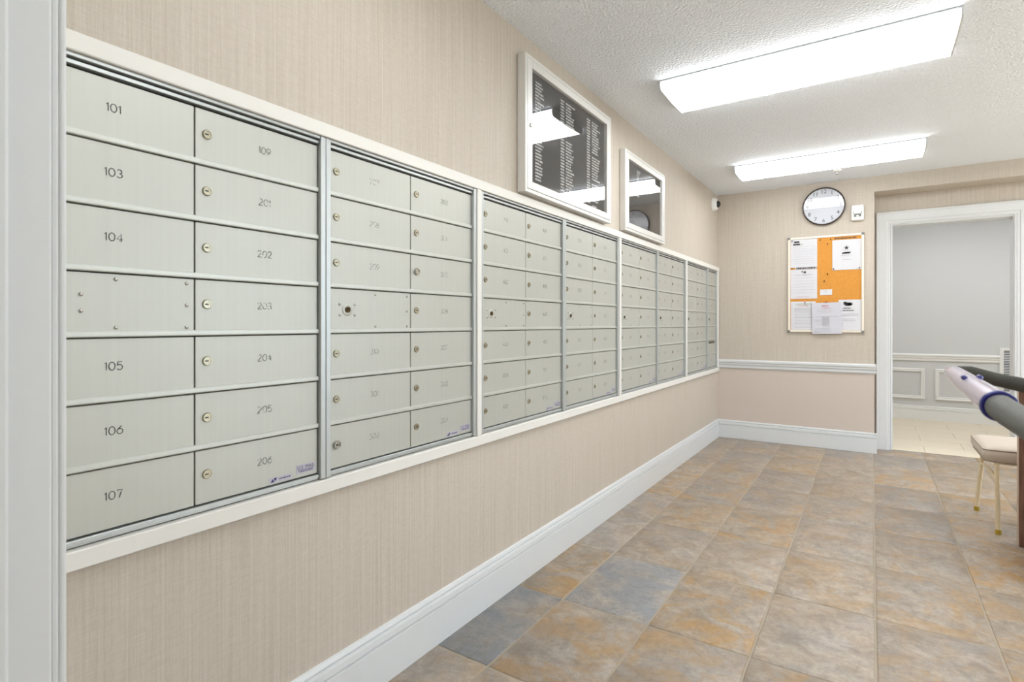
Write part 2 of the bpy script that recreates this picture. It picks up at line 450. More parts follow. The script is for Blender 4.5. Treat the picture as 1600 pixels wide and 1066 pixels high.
# ---- walls
OZ0, OZ1, OY0, OY1 = 0.690, 1.690, 0.296, 5.744     # opening for the mailbox bank
mb = MB()
mb.box(LW-0.5, LW, NW0, FW+0.38, -0.02, OZ0).box(LW-0.5, LW, NW0, FW+0.38, OZ1, CH)
mb.box(LW-0.5, LW, NW0, OY0, OZ0, OZ1).box(LW-0.5, LW, OY1, FW+0.38, OZ0, OZ1)
struct(mb.build('wall_left', 'wallpaper'), 'long left wall in beige striated woven wallpaper', 'wall')
mb = MB()
mb.box(LW, 0.02, FW, DW+0.14, 0.742, CH, mi=0)
mb.box(LW, 0.02, FW, DW+0.14, -0.02, 0.742, mi=1)
mb.box(0.02, RW+.16, FW, DW+0.14, 2.305, CH, mi=0)
mb.box(0.02, 0.145, DW, DW+0.14, -0.02, 2.305, mi=0)
mb.box(0.985, RW+.16, DW, DW+0.14, -0.02, 2.305, mi=0)
mb.box(0.145, 0.985, DW, DW+0.14, 2.041, 2.305, mi=0)
struct(mb.build('wall_far', ['wallpaper', 'lower_paint']), 'far end wall with wallpaper above chair rail and recessed doorway', 'wall')
# near wall with the doorway the camera stands in
mb = MB()
mb.box(-2.6, -0.82, NW0, NW1, -0.02, CH).box(0.30, RW+0.2, NW0, NW1, -0.02, CH).box(-0.82, 0.30, NW0, NW1, 2.08, CH)
struct(mb.build('wall_near', 'lobby_paint'), 'near wall pierced by the doorway in the foreground', 'wall')
# right wall with a glazed entrance (outside the frame)
GY0, GY1, GZ1 = 1.9, 4.9, 2.2
mb = MB()
mb.box(RW, RW+0.16, NW1, GY0, -0.02, CH).box(RW, RW+0.16, GY1, DW+0.14, -0.02, CH).box(RW, RW+0.16, GY0, GY1, GZ1, CH)
struct(mb.build('wall_right', 'lobby_paint'), 'right wall with a wide glazed entrance', 'wall')
mb = MB()
for a, b_ in ((GY0, GY0+.05), (GY1-.05, GY1), ((GY0+GY1)/2-.04, (GY0+GY1)/2+.04)): mb.box(RW+.04, RW+.10, a, b_, 0, GZ1, .004)
mb.box(RW+.04, RW+.10, GY0, GY1, GZ1-.06, GZ1, .004).box(RW+.04, RW+.10, GY0, GY1, 0, .09, .004)
wn = struct(mb.build('window_1', 'frame_alu'), 'glazed aluminium entrance in the right wall', 'window')
for a, b_ in ((GY0+.05, (GY0+GY1)/2-.04), ((GY0+GY1)/2+.04, GY1-.05)):
    MB().box(RW+.067, RW+.073, a, b_, .09, GZ1-.06).build('pane', 'clock_glass', wn)
struct(MB().box(RW+.16, 40, -30, 40, -0.3, -0.05).build('ground', 'concrete'), 'pale concrete paving outside the entrance', 'ground')
# lobby behind the camera
mb = MB()
mb.box(-2.7, -2.6, -3.2, NW1, -0.02, CH).box(3.6, 3.7, -3.2, NW1, -0.02, CH).box(-2.7, 3.7, -3.3, -3.2, -0.02, CH)
struct(mb.build('wall_lobby', 'lobby_paint'), 'plain walls of the lobby behind the camera', 'wall')
struct(MB().box(-2.7, 3.7, -3.3, NW0, -0.1, 0.0).build('floor', 'hall_tile'), 'pale floor of the lobby behind the camera', 'floor')
struct(MB().box(-2.7, 3.7, -3.3, NW0, CH, CH+.12).build('ceiling', 'lobby_paint'), 'plain ceiling of the lobby behind the camera', 'ceiling')
# hall walls
struct(MB().box(HL-.1, HR+.1, HB, HB+.1, -0.02, CH).build('wall_hall_back', 'hall_grey'), 'pale grey hall wall seen through the far doorway', 'wall')
struct(MB().box(HL-.1, HL, DW+.14, HB, -0.02, CH).box(HR, HR+.1, DW+.14, HB, -.02, CH).build('wall_hall_sides', 'hall_grey'), 'pale grey side walls of the hall beyond', 'wall')

# ---- baseboards and chair rails
BP = [(0,0),(.019,0),(.019,.125),(.011,.1275),(.011,.1325),(.018,.135),(.0165,.154),(.0055,.1575),(.0055,.1625),(.011,.1655),(.007,.176),(0,.178)]
def sweep(prof, a, b_, outdir, ext=0.0):
    """profile (out, z) along a horizontal line a->b"""
    a, b_, o_ = Vector(a), Vector(b_), Vector(outdir)
    d = (b_-a).normalized()
    return MB().prism(prof, lambda p, t: t + o_*p[0] + Vector((0,0,p[1])), a-d*0, b_+d*ext)
struct(sweep(BP, (LW, NW1+.016, 0), (LW, FW, 0), (1,0,0)).build('baseboard_left', 'white_paint'), 'tall white moulded baseboard along the mailbox wall', 'baseboard')
struct(sweep(BP, (LW, FW, 0), (0.02, FW, 0), (0,-1,0), 0.019).build('baseboard_far', 'white_paint'), 'white moulded baseboard under the chair rail on the far wall', 'baseboard')
CR = [(0,.700),(.010,.700),(.014,.708),(.014,.728),(.022,.738),(.022,.752),(.030,.760),(.030,.776),(.024,.785),(0,.785)]
struct(sweep(CR, (LW, FW, 0), (0.02, FW, 0), (0,-1,0), 0.014).build('trim_1', 'white_paint'), 'white moulded chair rail on the far wall', 'chair rail')
hb = [(o*1.0, z*.166/.178) for o, z in BP]
struct(sweep(hb, (HL, HB, 0), (HR, HB, 0), (0,-1,0)).build('baseboard_hall', 'hall_white'), 'white baseboard of the hall beyond the doorway', 'baseboard')
hc = [(o, z) for o, z in CR]
mbh = sweep(hc, (HL, HB, 0), (1.195, HB, 0), (0,-1,0)); mbh.prism(hc, lambda p, t: (t, HB-p[0], p[1]), 1.405, HR)
struct(mbh.build('trim_2', 'hall_white'), 'white chair rail in the hall beyond the doorway', 'chair rail')
def panel_frame(x0, x1, z0, z1):
    mb = MB(); bm = mb.bm; prof = [(0,0),(0,.012),(.010,.020),(.022,.014),(.034,.016),(.040,.006),(.040,0)]
    rings = []
    for o_, p in prof:
        rings.append([bm.verts.new((x, HB-p, z)) for x, z in ((x0+o_, z0+o_), (x1-o_, z0+o_), (x1-o_, z1-o_), (x0+o_, z1-o_))])
    for A, B in zip(rings, rings[1:]):
        for i in range(4): bm.faces.new((A[i], A[(i+1)%4], B[(i+1)%4], B[i]))
    return mb
for k, (a, b_) in enumerate(((-0.28, .527), (.624, 1.12), (1.42, 2.2))):
    o = panel_frame(a, b_, .245, .61).build('trim_%d' % (3+k), 'hall_white')
    struct(o, ('white wainscot moulding frame left of the vent, nearest the casing', 'white wainscot moulding frame directly left of the wall vent', 'white wainscot moulding frame right of the wall vent')[k], 'wall panel')
# vent grille on the hall wall
vt = thing('wall_vent', 'white louvred return-air vent on the hall wall', 'vent', (1.30, HB, .36))
VX0, VX1, VZ1 = -.105, .105, .51
MB().box(VX0, VX0+.035, -.018, 0, 0, VZ1, .003).box(VX1-.035, VX1, -.018, 0, 0, VZ1, .003).box(VX0+.035, VX1-.035, -.018, 0, 0, .03, .003).box(VX0+.035, VX1-.035, -.018, 0, VZ1-.03, VZ1, .003).build('frame', 'hall_white', vt)
MB().box(VX0+.03, VX1-.03, -.004, -.001, .025, VZ1-.025).build('backing', 'gap_shade', vt)
sl = MB().prism([(-.015, -.0045), (-.013, -.0052), (-.006, .0040), (-.008, .0046)], lambda p, t: (t, p[0], p[1]), VX0+.035, VX1-.035).mesh('slat', 'white_paint')
for k in range(24): link('slat', sl, vt, (0, 0, .045+k*.0183))

# ---- casing of the far doorway
def casing(xl, xr, zt, yface, prof, sgn=-1, zb=0.0):
    mb = MB(); bm = mb.bm; rows = []
    for o_, p in prof:
        rows.append([bm.verts.new((x, yface+sgn*p, z)) for x, z in ((xl-o_, zb), (xl-o_, zt+o_), (xr+o_, zt+o_), (xr+o_, zb))])
    for A, B in zip(rows, rows[1:]):
        for i in range(3): bm.faces.new((A[i], A[i+1], B[i+1], B[i]))
    return mb
CP = [(-.0,0),(-.0,.008),(.006,.012),(.012,.008),(.018,.013),(.034,.015),(.038,.021),(.100,.024),(.104,.029),(.114,.029),(.118,.022),(.118,0)]
ca = casing(.152, .978, 2.035, DW, CP).build('door_2', 'white_paint')
struct(ca, 'white moulded casing around the open far doorway', 'doorway')
mb = MB().box(.145, .158, DW, DW+.14, 0, 2.041, .001).box(.972, .985, DW, DW+.14, 0, 2.041, .001).box(.158, .972, DW, DW+.14, 2.027, 2.041, .001)
mb.build('jamb', 'white_paint', ca)
# foreground door jamb
mb = MB()
mb.box(-.82, -.80, NW0-.015, NW1, 0, 2.06, .002)
mb.box(-.80, -.789, .12, .197, 0, 2.05, .003, 2)
mb.box(.30, .32, NW0-.015, NW1, 0, 2.06, .002).box(-.82, .30, NW0-.015, NW1, 2.06, 2.08)
dj = mb.build('door_1', 'white_paint')
struct(dj, 'white painted door jamb at the left edge of the foreground', 'doorway')
MB().box(-.89, -.805, NW1, .246, 0, 2.13, .002).box(-.895, -.8065, .246, .2545, 0, 2.135, .003, 2).build('casing', 'white_paint', dj)
MB().box(-.89, -.805, NW0-.016, NW0, 0, 2.13, .002).build('casing', 'white_paint', dj)

# ------------------------------------------------------------------ mailbox bank
ZB, ZT = 0.718, 1.6495
PITCH = (ZT-ZB)/7
DWD = 0.336
STROKES = {
 '1': [[(.30,0),(.30,1),(.10,.80)]],
 '4': [[(.46,0),(.46,1),(.0,.28),(.64,.28)]],
 '7': [[(0,1),(.6,1),(.40,.55),(.26,0)]],
}
def arc(cx, cy, rx, ry, a0, a1, n=14):
    return [(cx+rx*math.cos(math.radians(a0+(a1-a0)*i/n)), cy+ry*math.sin(math.radians(a0+(a1-a0)*i/n))) for i in range(n+1)]
STROKES['0'] = [arc(.32,.5,.32,.5,90,450,22)]
STROKES['2'] = [arc(.30,.72,.28,.28,165,-30,12)+[(.0,0),(.62,0)]]
STROKES['3'] = [arc(.28,.76,.25,.24,150,-90,12)+arc(.28,.26,.30,.26,90,-155,14)]
STROKES['5'] = [[(.56,1),(.12,1),(.06,.52)]+arc(.29,.33,.30,.33,130,-150,16)]
STROKES['6'] = [[(.50,1)]+arc(.32,.32,.31,.32,140,500,20)]
STROKES['8'] = [arc(.30,.75,.24,.25,90,450,18), arc(.30,.26,.30,.26,90,450,18)]
STROKES['9'] = [[(1-.50-.36,0)]+[(.62-x, 1-y) for x, y in arc(.32,.32,.31,.32,140,500,20)]]
def number_mesh(txt, worn):
    mb = MB(); hgt = .0165; wd = .0017
    adv = {c: (.0078 if c == '1' else .0142) for c in '0123456789'}
    x = -sum(adv[c] for c in txt)/2
    rn = random.Random(int(txt)+5)
    for ch in txt:
        for st in STROKES[ch]:
            pts = [(x+(p[0]-(.1 if ch == '1' else 0))*hgt*1.05, (p[1]-.5)*hgt) for p in st]
            if worn > 0:      # paint rubbed off: keep runs of the stroke only
                fine = []
                for a, b_ in zip(pts, pts[1:]):
                    k = max(1, int((Vector(b_)-Vector(a)).length/.0022))
                    fine += [(a[0]+(b_[0]-a[0])*i/k, a[1]+(b_[1]-a[1])*i/k) for i in range(k)]
                fine.append(pts[-1]); run = []; drop = 0
                for p in fine:
                    if drop > 0:
                        drop -= 1; continue
                    run.append(p)
                    if rn.random() < worn*.16:
                        if len(run) > 1: mb.ribbon(run, wd, lambda a, b_: (.0006, a, b_))
                        run = []; drop = rn.randint(1, 2)
                if len(run) > 1: mb.ribbon(run, wd, lambda a, b_: (.0006, a, b_))
            else: mb.ribbon(pts, wd, lambda a, b_: (.0006, a, b_))
        x += adv[ch]
    return mb.mesh('number', 'number_worn' if worn > .2 else 'number_dark')
# shared meshes; local frame of a unit: origin at (LW, unit start, floor); +X out of the wall, +Y along it
door_me = MB().box(-.010, 0, .0015, DWD-.0015, .0030, PITCH-.0054, .0011).mesh('door', 'door_alu')
lock_me = MB().lathe((0,0,0), (1,0,0), [(.0112,0),(.0112,.0025),(.0098,.0042),(.0072,.0042),(.0068,.0030),(0,.0030)], 20).mesh('lock', 'brass_lock', 40)
lock2_me = MB().lathe((0,0,0), (1,0,0), [(.0125,0),(.0125,.006),(.0110,.0085),(.0078,.0085),(.0074,.0062),(0,.0062)], 20).mesh('lock', 'steel', 40)
key_me = MB().box(.0028, .0036, -.0060, .0022, -.0014, .0014).mesh('key_slot', 'keyhole')
rivet_me = MB().lathe((0,0,0), (1,0,0), [(.0042,0),(.0040,.0012),(.0028,.0026),(.0012,.0033),(0,.0035)], 12).mesh('rivet', 'steel', 60)
arrow_plate = MB().lathe((0,0,0), (1,0,0), [(.0185,0),(.0185,.0008),(.0165,.0022),(.0120,.0022),(.0115,.0010),(0,.0010)], 28).mesh('lock_collar', 'door_alu', 40)
arrow_core = MB().lathe((0,0,0), (1,0,0), [(.0088,.0005),(.0088,.0046),(.0070,.0056),(.0045,.0040),(0,.0040)], 20).mesh('lock_cylinder', 'lock_core', 40)
arrow_slot = MB().box(.0042, .0062, -.0045, .0045, -.0012, .0012).mesh('key_slot', 'keyhole')
def rail_mesh(wd):
    P = [(-.010,-.0030),(.0012,-.0030),(.0042,-.0018),(.0048,.0002),(.0048,.0080),(.0036,.0088),(.0036,.0096),(.0020,.0104),(-.010,.0104)]
    return MB().prism(P, lambda p, t: (p[0], t, p[1]), .0, wd).mesh('row_rail', 'rail_alu')
def frame_mesh(wd):
    mb = MB(); s = .0165; z0, z1 = .7035, 1.6705
    for a, b_ in ((-s-.0008, -.0008), (wd+.0008, wd+s+.0008)):
        mb.box(-.03, .0130, a, b_, z0, z1, .0018, 2)
    mb.box(-.03, .0105, 0, wd, 1.6625, z1, .001)                   # outer lip at the top
    mb.box(-.03, .0045, 0, wd, ZT+.0005, 1.6585, .001)             # header rail
    mb.box(-.03, .0060, 0, wd, .7085, ZB-.0005, .001)              # sill rail
    mb.box(-.03, .0020, 0, wd, z0, .7085, .0005)
    return mb.mesh('frame', 'frame_alu')
def body_mesh(wd):
    return MB().box(-.42, -.0125, -.012, wd+.012, .700, 1.674).mesh('body', 'gap_shade')
# stickers
def R3(p): return p
st_white = MB().box(0, .0006, -.030, .030, -.012, .012).mesh('sticker', 'sticker')
bmx = basis((0,1,0), (0,0,1), (0.0011, 0, .0035))
st_text = text_mesh('sticker_print', 'U.S. MAIL', .0135, 'ink_blue', bmx)
ml_ = MB()
for k, z in enumerate((-.0050, -.0090)):
    x = -.024 + k*.004; rn = random.Random(k)
    while x < .022-k*.004:
        l = rn.uniform(.002, .006); ml_.quad([(.0011, x, z), (.0011, x+l, z), (.0011, x+l, z+.0022), (.0011, x, z+.0022)]); x += l+.0012
st_text = join_meshes('sticker_print', [st_text, ml_.mesh('sticker_print', 'ink_blue')])
st2 = MB().box(0, .0006, -.034, .034, -.0075, .0075).mesh('sticker', 'sticker')
lg = MB()
lg.quad([(.0011, -.029, -.005), (.0011, -.018, -.005), (.0011, -.0235, .004)][:3]); lg.quad([(.0011, -.016, -.004), (.0011, -.0105, .005), (.0011, -.0205, .005)])
x = -.004; rn = random.Random(9)
while x < .028:
    l = rn.uniform(.0025, .005); lg.quad([(.0011, x, -.0012), (.0011, x+l, -.0012), (.0011, x+l, .0020), (.0011, x, .0020)]); x += l+.0012
lg_me = lg.mesh('sticker_print', 'ink_blue')

nums = [str(n) for n in (101,103,104,105,106,107,109)] + [str(h_*100+k) for h_ in range(2, 12) for k in range(1, 11)]
ni = iter(nums)
starts = [.316, 1.024, 1.762, 2.470, 3.208, 3.916, 4.654, 5.362]
labels = [
 'aluminium mailbox unit numbered 101 to 206, beside the foreground door jamb',
 'aluminium mailbox unit numbered 207 to 309, second from the foreground jamb',
 'aluminium mailbox unit under the near half of the large directory case',
 'aluminium mailbox unit under the far end of the large directory case',
 'aluminium mailbox unit directly under the small directory case, fifth from the jamb',
 'aluminium mailbox unit sixth from the jamb, just past the small directory case',
 'aluminium mailbox unit seventh from the jamb, beside the narrow end unit',
 'narrow single-column mailbox unit with black mail slot, at the far corner']
bmesh_cache = {}
for ui, y0 in enumerate(starts):
    ncol = 1 if ui == 7 else 2
    wd = DWD*ncol
    if wd not in bmesh_cache: bmesh_cache[wd] = (body_mesh(wd), frame_mesh(wd), rail_mesh(wd))
    bo, fr_, ra = bmesh_cache[wd]
    u = thing('mailbox_unit', labels[ui], 'mailbox', (LW, y0, 0), 'mailbox units along the left wall')
    link('body', bo, u); link('frame', fr_, u)
    for r_ in range(1, 7):
        if ui == 7 and r_ == 1: pass
        link('row_rail', ra, u, (0, 0, ZB+r_*PITCH))
    for c_ in range(ncol):
        for r_ in range(7):                      # r_ = 0 is the top row
            zz = ZT-(r_+1)*PITCH; yy = c_*DWD
            if c_ == 0 and r_ == 3:              # carrier's lock panel
                p = link('lock_panel', door_me, u, (0, yy, zz))
                zc = PITCH/2
                spots = [(.178, zc+.050), (.178, zc-.050), (.318, zc+.050), (.318, zc), (.318, zc-.050)]
                if ui == 0: spots += [(.118, zc+.0165), (.118, zc-.0165)]
                else:
                    spots += [(.040, zc+.016), (.040, zc-.016), (.096, zc+.016), (.096, zc-.016)]
                    link('lock_collar', arrow_plate, p, (0, .068, zc)); link('lock_cylinder', arrow_core, p, (0, .068, zc)); link('key_slot', arrow_slot, p, (0, .068, zc))
                for a, b_ in spots: link('rivet', rivet_me, p, (0, a, b_))
                continue
            if ui == 7 and r_ == 5:
                d = link('mail_slot_door', door_me, u, (0, yy, zz))
                MB().box(-.002, .002, .06, .28, PITCH-.034, PITCH-.012, .001).build('slot', 'black_gloss', d)
                continue
            d = link('door', door_me, u, (0, yy, zz))
            zl = PITCH/2+.004
            t = next(ni)
            if t in ('302', '305'):
                link('lock', lock2_me, d, (0, .028, zl)); link('key_slot', key_me, d, (.005 if t == '302' else .001, .028, zl))
            else:
                link('lock', lock_me, d, (0, .028, zl)); link('key_slot', key_me, d, (0, .028, zl))
            worn = 0.0 if t in ('104','105','106','107','101','103') else (0.4 if ui == 0 else (0.8 if ui == 1 else .5))
            if t in ('103', '101'): worn = 0.0
            link('number', number_mesh(t, worn), d, (0, .176, zl))
    # stickers on the lowest right-hand door
    if ui < 7:
        yr = wd-.0015
        s1 = link('sticker', st_white, u, (0, yr-.038, ZB+.026)); link('sticker_print', st_text, s1)
        s2 = link('sticker', st2, u, (0, yr-.115, ZB+.0145)); link('sticker_print', lg_me, s2)
# odd newer locks (bright cylinder) on 305 and 302
# white timber surround
tr = thing('trim_6', 'white painted timber surround framing the mailbox bank', 'trim', (LW, 0, 0)); tr['kind'] = 'structure'
TX = .0185
MB().box(-.012, TX, .24, FW-.001, 1.6715, 1.7095, .002).build('trim_board', 'trim_white', tr)
MB().box(-.012, TX, .24, FW-.001, .6625, .7005, .002).build('trim_board', 'trim_white', tr)
for a, b_ in ((.255, .296), (1.7150, 1.7430), (3.1610, 3.1890), (4.6070, 4.6350), (5.7165, 5.7590)):
    MB().box(-.012, TX-.001, a, b_, .7005, 1.6715, .002).build('trim_board', 'trim_white', tr)

# ------------------------------------------------------------------ directory cases
def directory(label, y0, y1, z0, z1, dep, cols, rows, seed, key):
    t = thing('directory_case', label, 'notice case', (LW, y0, z0), 'directory cases above the mailboxes')
    W, H = y1-y0, z1-z0; o = .016; i_ = .058
    mb = MB()
    mb.box(.002, dep, 0, o, 0, H, .0015).box(.002, dep, W-o, W, 0, H, .0015).box(.002, dep, o, W-o, 0, o, .0015).box(.002, dep, o, W-o, H-o, H, .0015)
    mb.box(.002, .006, o, W-o, o, H-o)
    mb.build('case', 'case_metal', t)
    d = MB(); g = o+.0015
    d.box(dep-.020, dep+.001, g, i_, g, H-g, .0015).box(dep-.020, dep+.001, W-i_, W-g, g, H-g, .0015)
    d.box(dep-.020, dep+.001, i_, W-i_, g, i_-.006, .0015).box(dep-.020, dep+.001, i_, W-i_, H-i_+.006, H-g, .0015)
    dd = d.build('door_frame', 'case_metal', t)
    MB().box(dep-.010, dep-.007, i_-.006, W-i_+.006, i_-.012, H-i_+.012).build('glass_pane', 'glass', t)
    if key: MB().lathe((dep+.001, i_-.016, H*.49), (1,0,0), [(.009,0),(.009,.004),(.006,.006),(0,.005)], 16).build('lock', 'steel', dd, smooth=40)
    bd = MB().box(.008, .024, o+.002, W-o-.002, o+.002, H-o-.002).build('letter_board', 'board_black', t)
    rn = random.Random(seed); L = MB()
    for ya, yb, num in cols:
        z = H-i_-.030
        for k in range(rows):
            if rn.random() < .05 and not num: z -= .0148; continue
            x = ya; end = yb if num else ya+(yb-ya)*rn.uniform(.55, 1.0)
            while x < end:
                lw = .0036 if rn.random() < .8 else .005
                h0 = rn.choice((.0075, .0082, .0082))
                # push-in letter: upright plus one bar
                L.box(.024, .0248, x, x+.0013, z, z+h0)
                zz = z+rn.choice((0, h0*.42, h0-.0013))
                L.box(.024, .0248, x+.0013, x+lw, zz, zz+.0014)
                if rn.random() < .6: L.box(.024, .0248, x+lw-.0012, x+lw, z, z+h0)
                x += lw+.0012+(.004 if rn.random() < .12 and not num else 0)
            z -= .0148
            if z < i_+.012: break
    lo = L.build('letters', 'letter_white', bd); lo['kind'] = 'stuff'
    return t
directory('large directory case with white letters behind glass, nearer of the two', 2.025, 2.963, 1.722, 2.332, .045,
          [(.118,.196,0), (.362,.398,1), (.416,.512,0), (.660,.696,1), (.722,.830,0)], 36, 3, True)
directory('small directory case with few letters behind glass, farther of the two', 3.195, 3.960, 1.722, 2.226, .041,
          [(.24,.30,0)], 12, 8, False)

# ------------------------------------------------------------------ ceiling lights
def ceiling_light(label, x0, x1, y0, y1, zb):
    t = thing('ceiling_light', label, 'ceiling light', ((x0+x1)/2, (y0+y1)/2, CH), 'fluorescent ceiling lights')
    hx, hy = (x1-x0)/2, (y1-y0)/2; dz = zb-CH
    MB().box(-hx+.012, hx-.012, -hy+.020, hy-.020, -.030, 0, .002).box(-hx+.004, hx-.004, -hy-.001, -hy+.019, -.010, -.003, .001).box(-hx+.004, hx-.004, hy-.019, hy+.001, -.010, -.003, .001).build('housing', 'white_paint', t)
    P = [(-hy, -.010), (-hy, dz+.012), (-hy+.004, dz+.003), (-hy+.014, dz)]
    for k in range(1, 8): 
        s = -hy+.014+(2*hy-.028)*k/8; P.append((s, dz-.006*math.sin(PI*k/8)))
    P += [(hy-.014, dz), (hy-.004, dz+.003), (hy, dz+.012), (hy, -.010), (hy-.01, -.010), (hy-.016, -.034), (-hy+.016, -.034), (-hy+.01, -.010)]
    MB().prism(P, lambda p, q: (q, p[0], p[1]), -hx+.008, hx-.008).build('diffuser', 'lamp_diffuser', t, smooth=30)
    for s in (-1, 1):
        a, b_ = (s*hx, s*(hx-.008)); a, b_ = min(a, b_), max(a, b_)
        E = [(-hy-.002, -.004), (-hy-.002, dz+.010), (-hy+.012, dz-.003), (0, dz-.009), (hy-.012, dz-.003), (hy+.002, dz+.010), (hy+.002, -.004)]
        MB().prism(E, lambda p, q: (q, p[0], p[1]), a, b_).build('end_cap', 'white_paint', t)
    return t
ceiling_light('long fluorescent ceiling light nearest the camera, above the first directory case', -.947, .313, 2.868, 3.268, 2.392)
ceiling_light('fluorescent ceiling light nearest the clock, smaller in view', -.944, .322, 4.760, 5.092, 2.384)
ceiling_light('fluorescent ceiling light above the first mailbox units, outside the view', -.947, .313, .92, 1.16, 2.392)
ceiling_light('added fluorescent fill light over the right side of the room, outside the view', 1.25, 2.51, 2.868, 3.268, 2.392)  # added out of view to even out the light on the walls
ceiling_light('added fluorescent fill light over the far right of the room, outside the view', 1.25, 2.51, 4.76, 5.092, 2.384)  # also added, keeps the far end evenly lit
ceiling_light('added fluorescent fill light over the near right of the room, outside the view', 1.25, 2.51, 1.0, 1.4, 2.384)  # last of the added fill row on the right
ceiling_light('added fluorescent fill light in the lobby behind the camera', -.8, .8, -1.6, -1.2, 2.392)  # unseen lamp added as soft fill through the doorway
ceiling_light('added unseen fluorescent light in the hall beyond the doorway', .0, 1.26, 6.75, 7.15, 2.384)  # lamp added out of sight to light the hall
ceiling_light('second added unseen fluorescent light in the hall beyond the doorway', 1.6, 2.86, 6.75, 7.15, 2.384)  # another one added to brighten the hall further

# sprinkler
t = thing('fire_sprinkler', 'small white ceiling sprinkler between the far light and the clock', 'sprinkler', (-.244, 5.37, CH))
MB().lathe((0,0,0), (0,0,-1), [(.036,0),(.036,.003),(.026,.010),(.014,.012),(0,.012)], 24).build('escutcheon', 'plastic_white', t, smooth=40)
MB().cyl((0,0,-.011), (0,0,-1), .007, .006, .018, 12).cyl((0,0,-.034), (0,0,-1), .013, .012, .003, 16).cyl((.008,0,-.027), (0,0,-1), .002, .002, .008, 8).cyl((-.008,0,-.027), (0,0,-1), .002, .002, .008, 8).build('head', 'steel', t)

# security camera on the left wall
t = thing('security_camera', 'cream dome security camera high in the far corner', 'camera', (LW, 5.59, 2.315))
MB().lathe((.0005,0,0), (1,0,0), [(.066,0),(.066,.006),(.062,.008),(.060,.030),(.052,.040),(.036,.044),(0,.044)], 28).build('housing', 'plastic_white', t, smooth=35)
MB().lathe((.040,-.004,0), (1,-.25,-.1), [(.034,0),(.033,.010),(.028,.020),(.016,.029),(0,.033)], 24).build('lens_dome', 'black_gloss', t, smooth=60)

# ------------------------------------------------------------------ far wall items
# clock
t = thing('wall_clock', 'round white wall clock with thin dark rim', 'clock', (-.368, FW, 2.219))
R0 = .172
MB().lathe((0,-.002,0), (0,-1,0), [(R0-.004,0),(R0,.004),(R0,.026),(R0-.004,.030),(R0-.010,.028),(R0-.011,.018),(0,.018)][:6]+[(R0-.012,.018),(0,.018)], 64).build('rim', 'clock_rim', t, smooth=35)
MB().lathe((0,-.0202,0), (0,-1,0), [(R0-.0115,0),(R0-.0115,.0006),(0,.0006)], 64).build('dial', 'clock_face', t)
mes = []
for k in range(1, 13):
    a = PI/2-k*PI/6; rr = .132
    mes.append(text_mesh('numerals', str(k), .050, 'ink_dark', basis((1,0,0), (0,0,1), (rr*math.cos(a), -.0215, rr*math.sin(a)))))
link('numerals', join_meshes('numerals', mes), t)
mb = MB()
for k in range(60):
    a = k*PI/30; l = .006 if k % 5 else .010
    c_, s_ = math.cos(a), math.sin(a); wv = .0006
    mb.quad([((.098-l)*c_-wv*s_, -.0214, (.098-l)*s_+wv*c_), ((.098-l)*c_+wv*s_, -.0214, (.098-l)*s_-wv*c_), (.098*c_+wv*s_, -.0214, .098*s_-wv*c_), (.098*c_-wv*s_, -.0214, .098*s_+wv*c_)])
mb.build('minute_track', 'ink_grey', t)
def hand(name, ang, ln, wd, y):
    c_, s_ = math.cos(ang), math.sin(ang); mb = MB()
    p = [(-.02, -wd), (ln*.8, -wd), (ln, 0), (ln*.8, wd), (-.02, wd)]
    return mb.prism(p, lambda q, yy: (q[0]*c_-q[1]*s_, yy, q[0]*s_+q[1]*c_), y, y-.0008).build(name, 'ink_grey', t)
hand('hour_hand', math.radians(176), .062, .0022, -.0222); hand('minute_hand', math.radians(4), .095, .0015, -.0235)
MB().cyl((0,-.0218,0), (0,-1,0), .004, .004, .003, 14).build('hub', 'ink_dark', t)
MB().cyl((0,-.0262,0), (0,-1,0), R0-.0105, R0-.0105, .0015, 64).build('glass_cover', 'clock_glass', t)
# sensor
t = thing('motion_sensor', 'white plastic wall sensor to the right of the clock', 'sensor', (-.105, FW, 2.131))
mb = MB().box(-.049, .049, -.036, -.0005, -.070, .070, .016, 4); mb.build('cover', 'plastic_white', t, smooth=40)
MB().box(-.027, .027, -.041, -.036, -.038, -.010, .003, 2).build('window', 'plastic_grey', t)
MB().lathe((0,-.040,-.032), (0,-1,0), [(.010,0),(.009,.004),(.004,.006),(0,.006)], 16).build('lens', 'plastic_white', t, smooth=50)
MB().box(-.032, -.027, -.038, -.0355, -.012, .010, .001).box(.027, .032, -.038, -.0355, -.012, .010, .001).build('bracket', 'plastic_grey', t)

# bulletin board
BX0, BX1, BZ0, BZ1 = -.662, -.057, 1.063, 1.950
t = thing('bulletin_board', 'orange cork bulletin board in a cream frame with grey corners', 'bulletin board', (BX0, FW, BZ0))
W, H = BX1-BX0, BZ1-BZ0; fw = .019
MB().box(.004, W-.004, -.014, -.001, .004, H-.004).build('cork', 'cork', t)
for x0, x1, z0, z1 in ((0, fw, 0, H), (W-fw, W, 0, H), (fw, W-fw, 0, fw), (fw, W-fw, H-fw, H)):
    MB().box(x0, x1, -.022, -.001, z0, z1, .003, 2).build('frame_rail', 'cork_frame', t)
for cx in (0, W):
    for cz in (0, H):
        sx, sz = (1 if cx == 0 else -1), (1 if cz == 0 else -1)
        xs = sorted((cx-.003*sx, cx+.019*sx)); zs = sorted((cz-.003*sz, cz+.019*sz))
        MB().box(xs[0], xs[1], -.0245, -.001, zs[0], zs[1], .004, 2).build('corner_cap', 'plastic_grey', t)
YP = FW-.0145
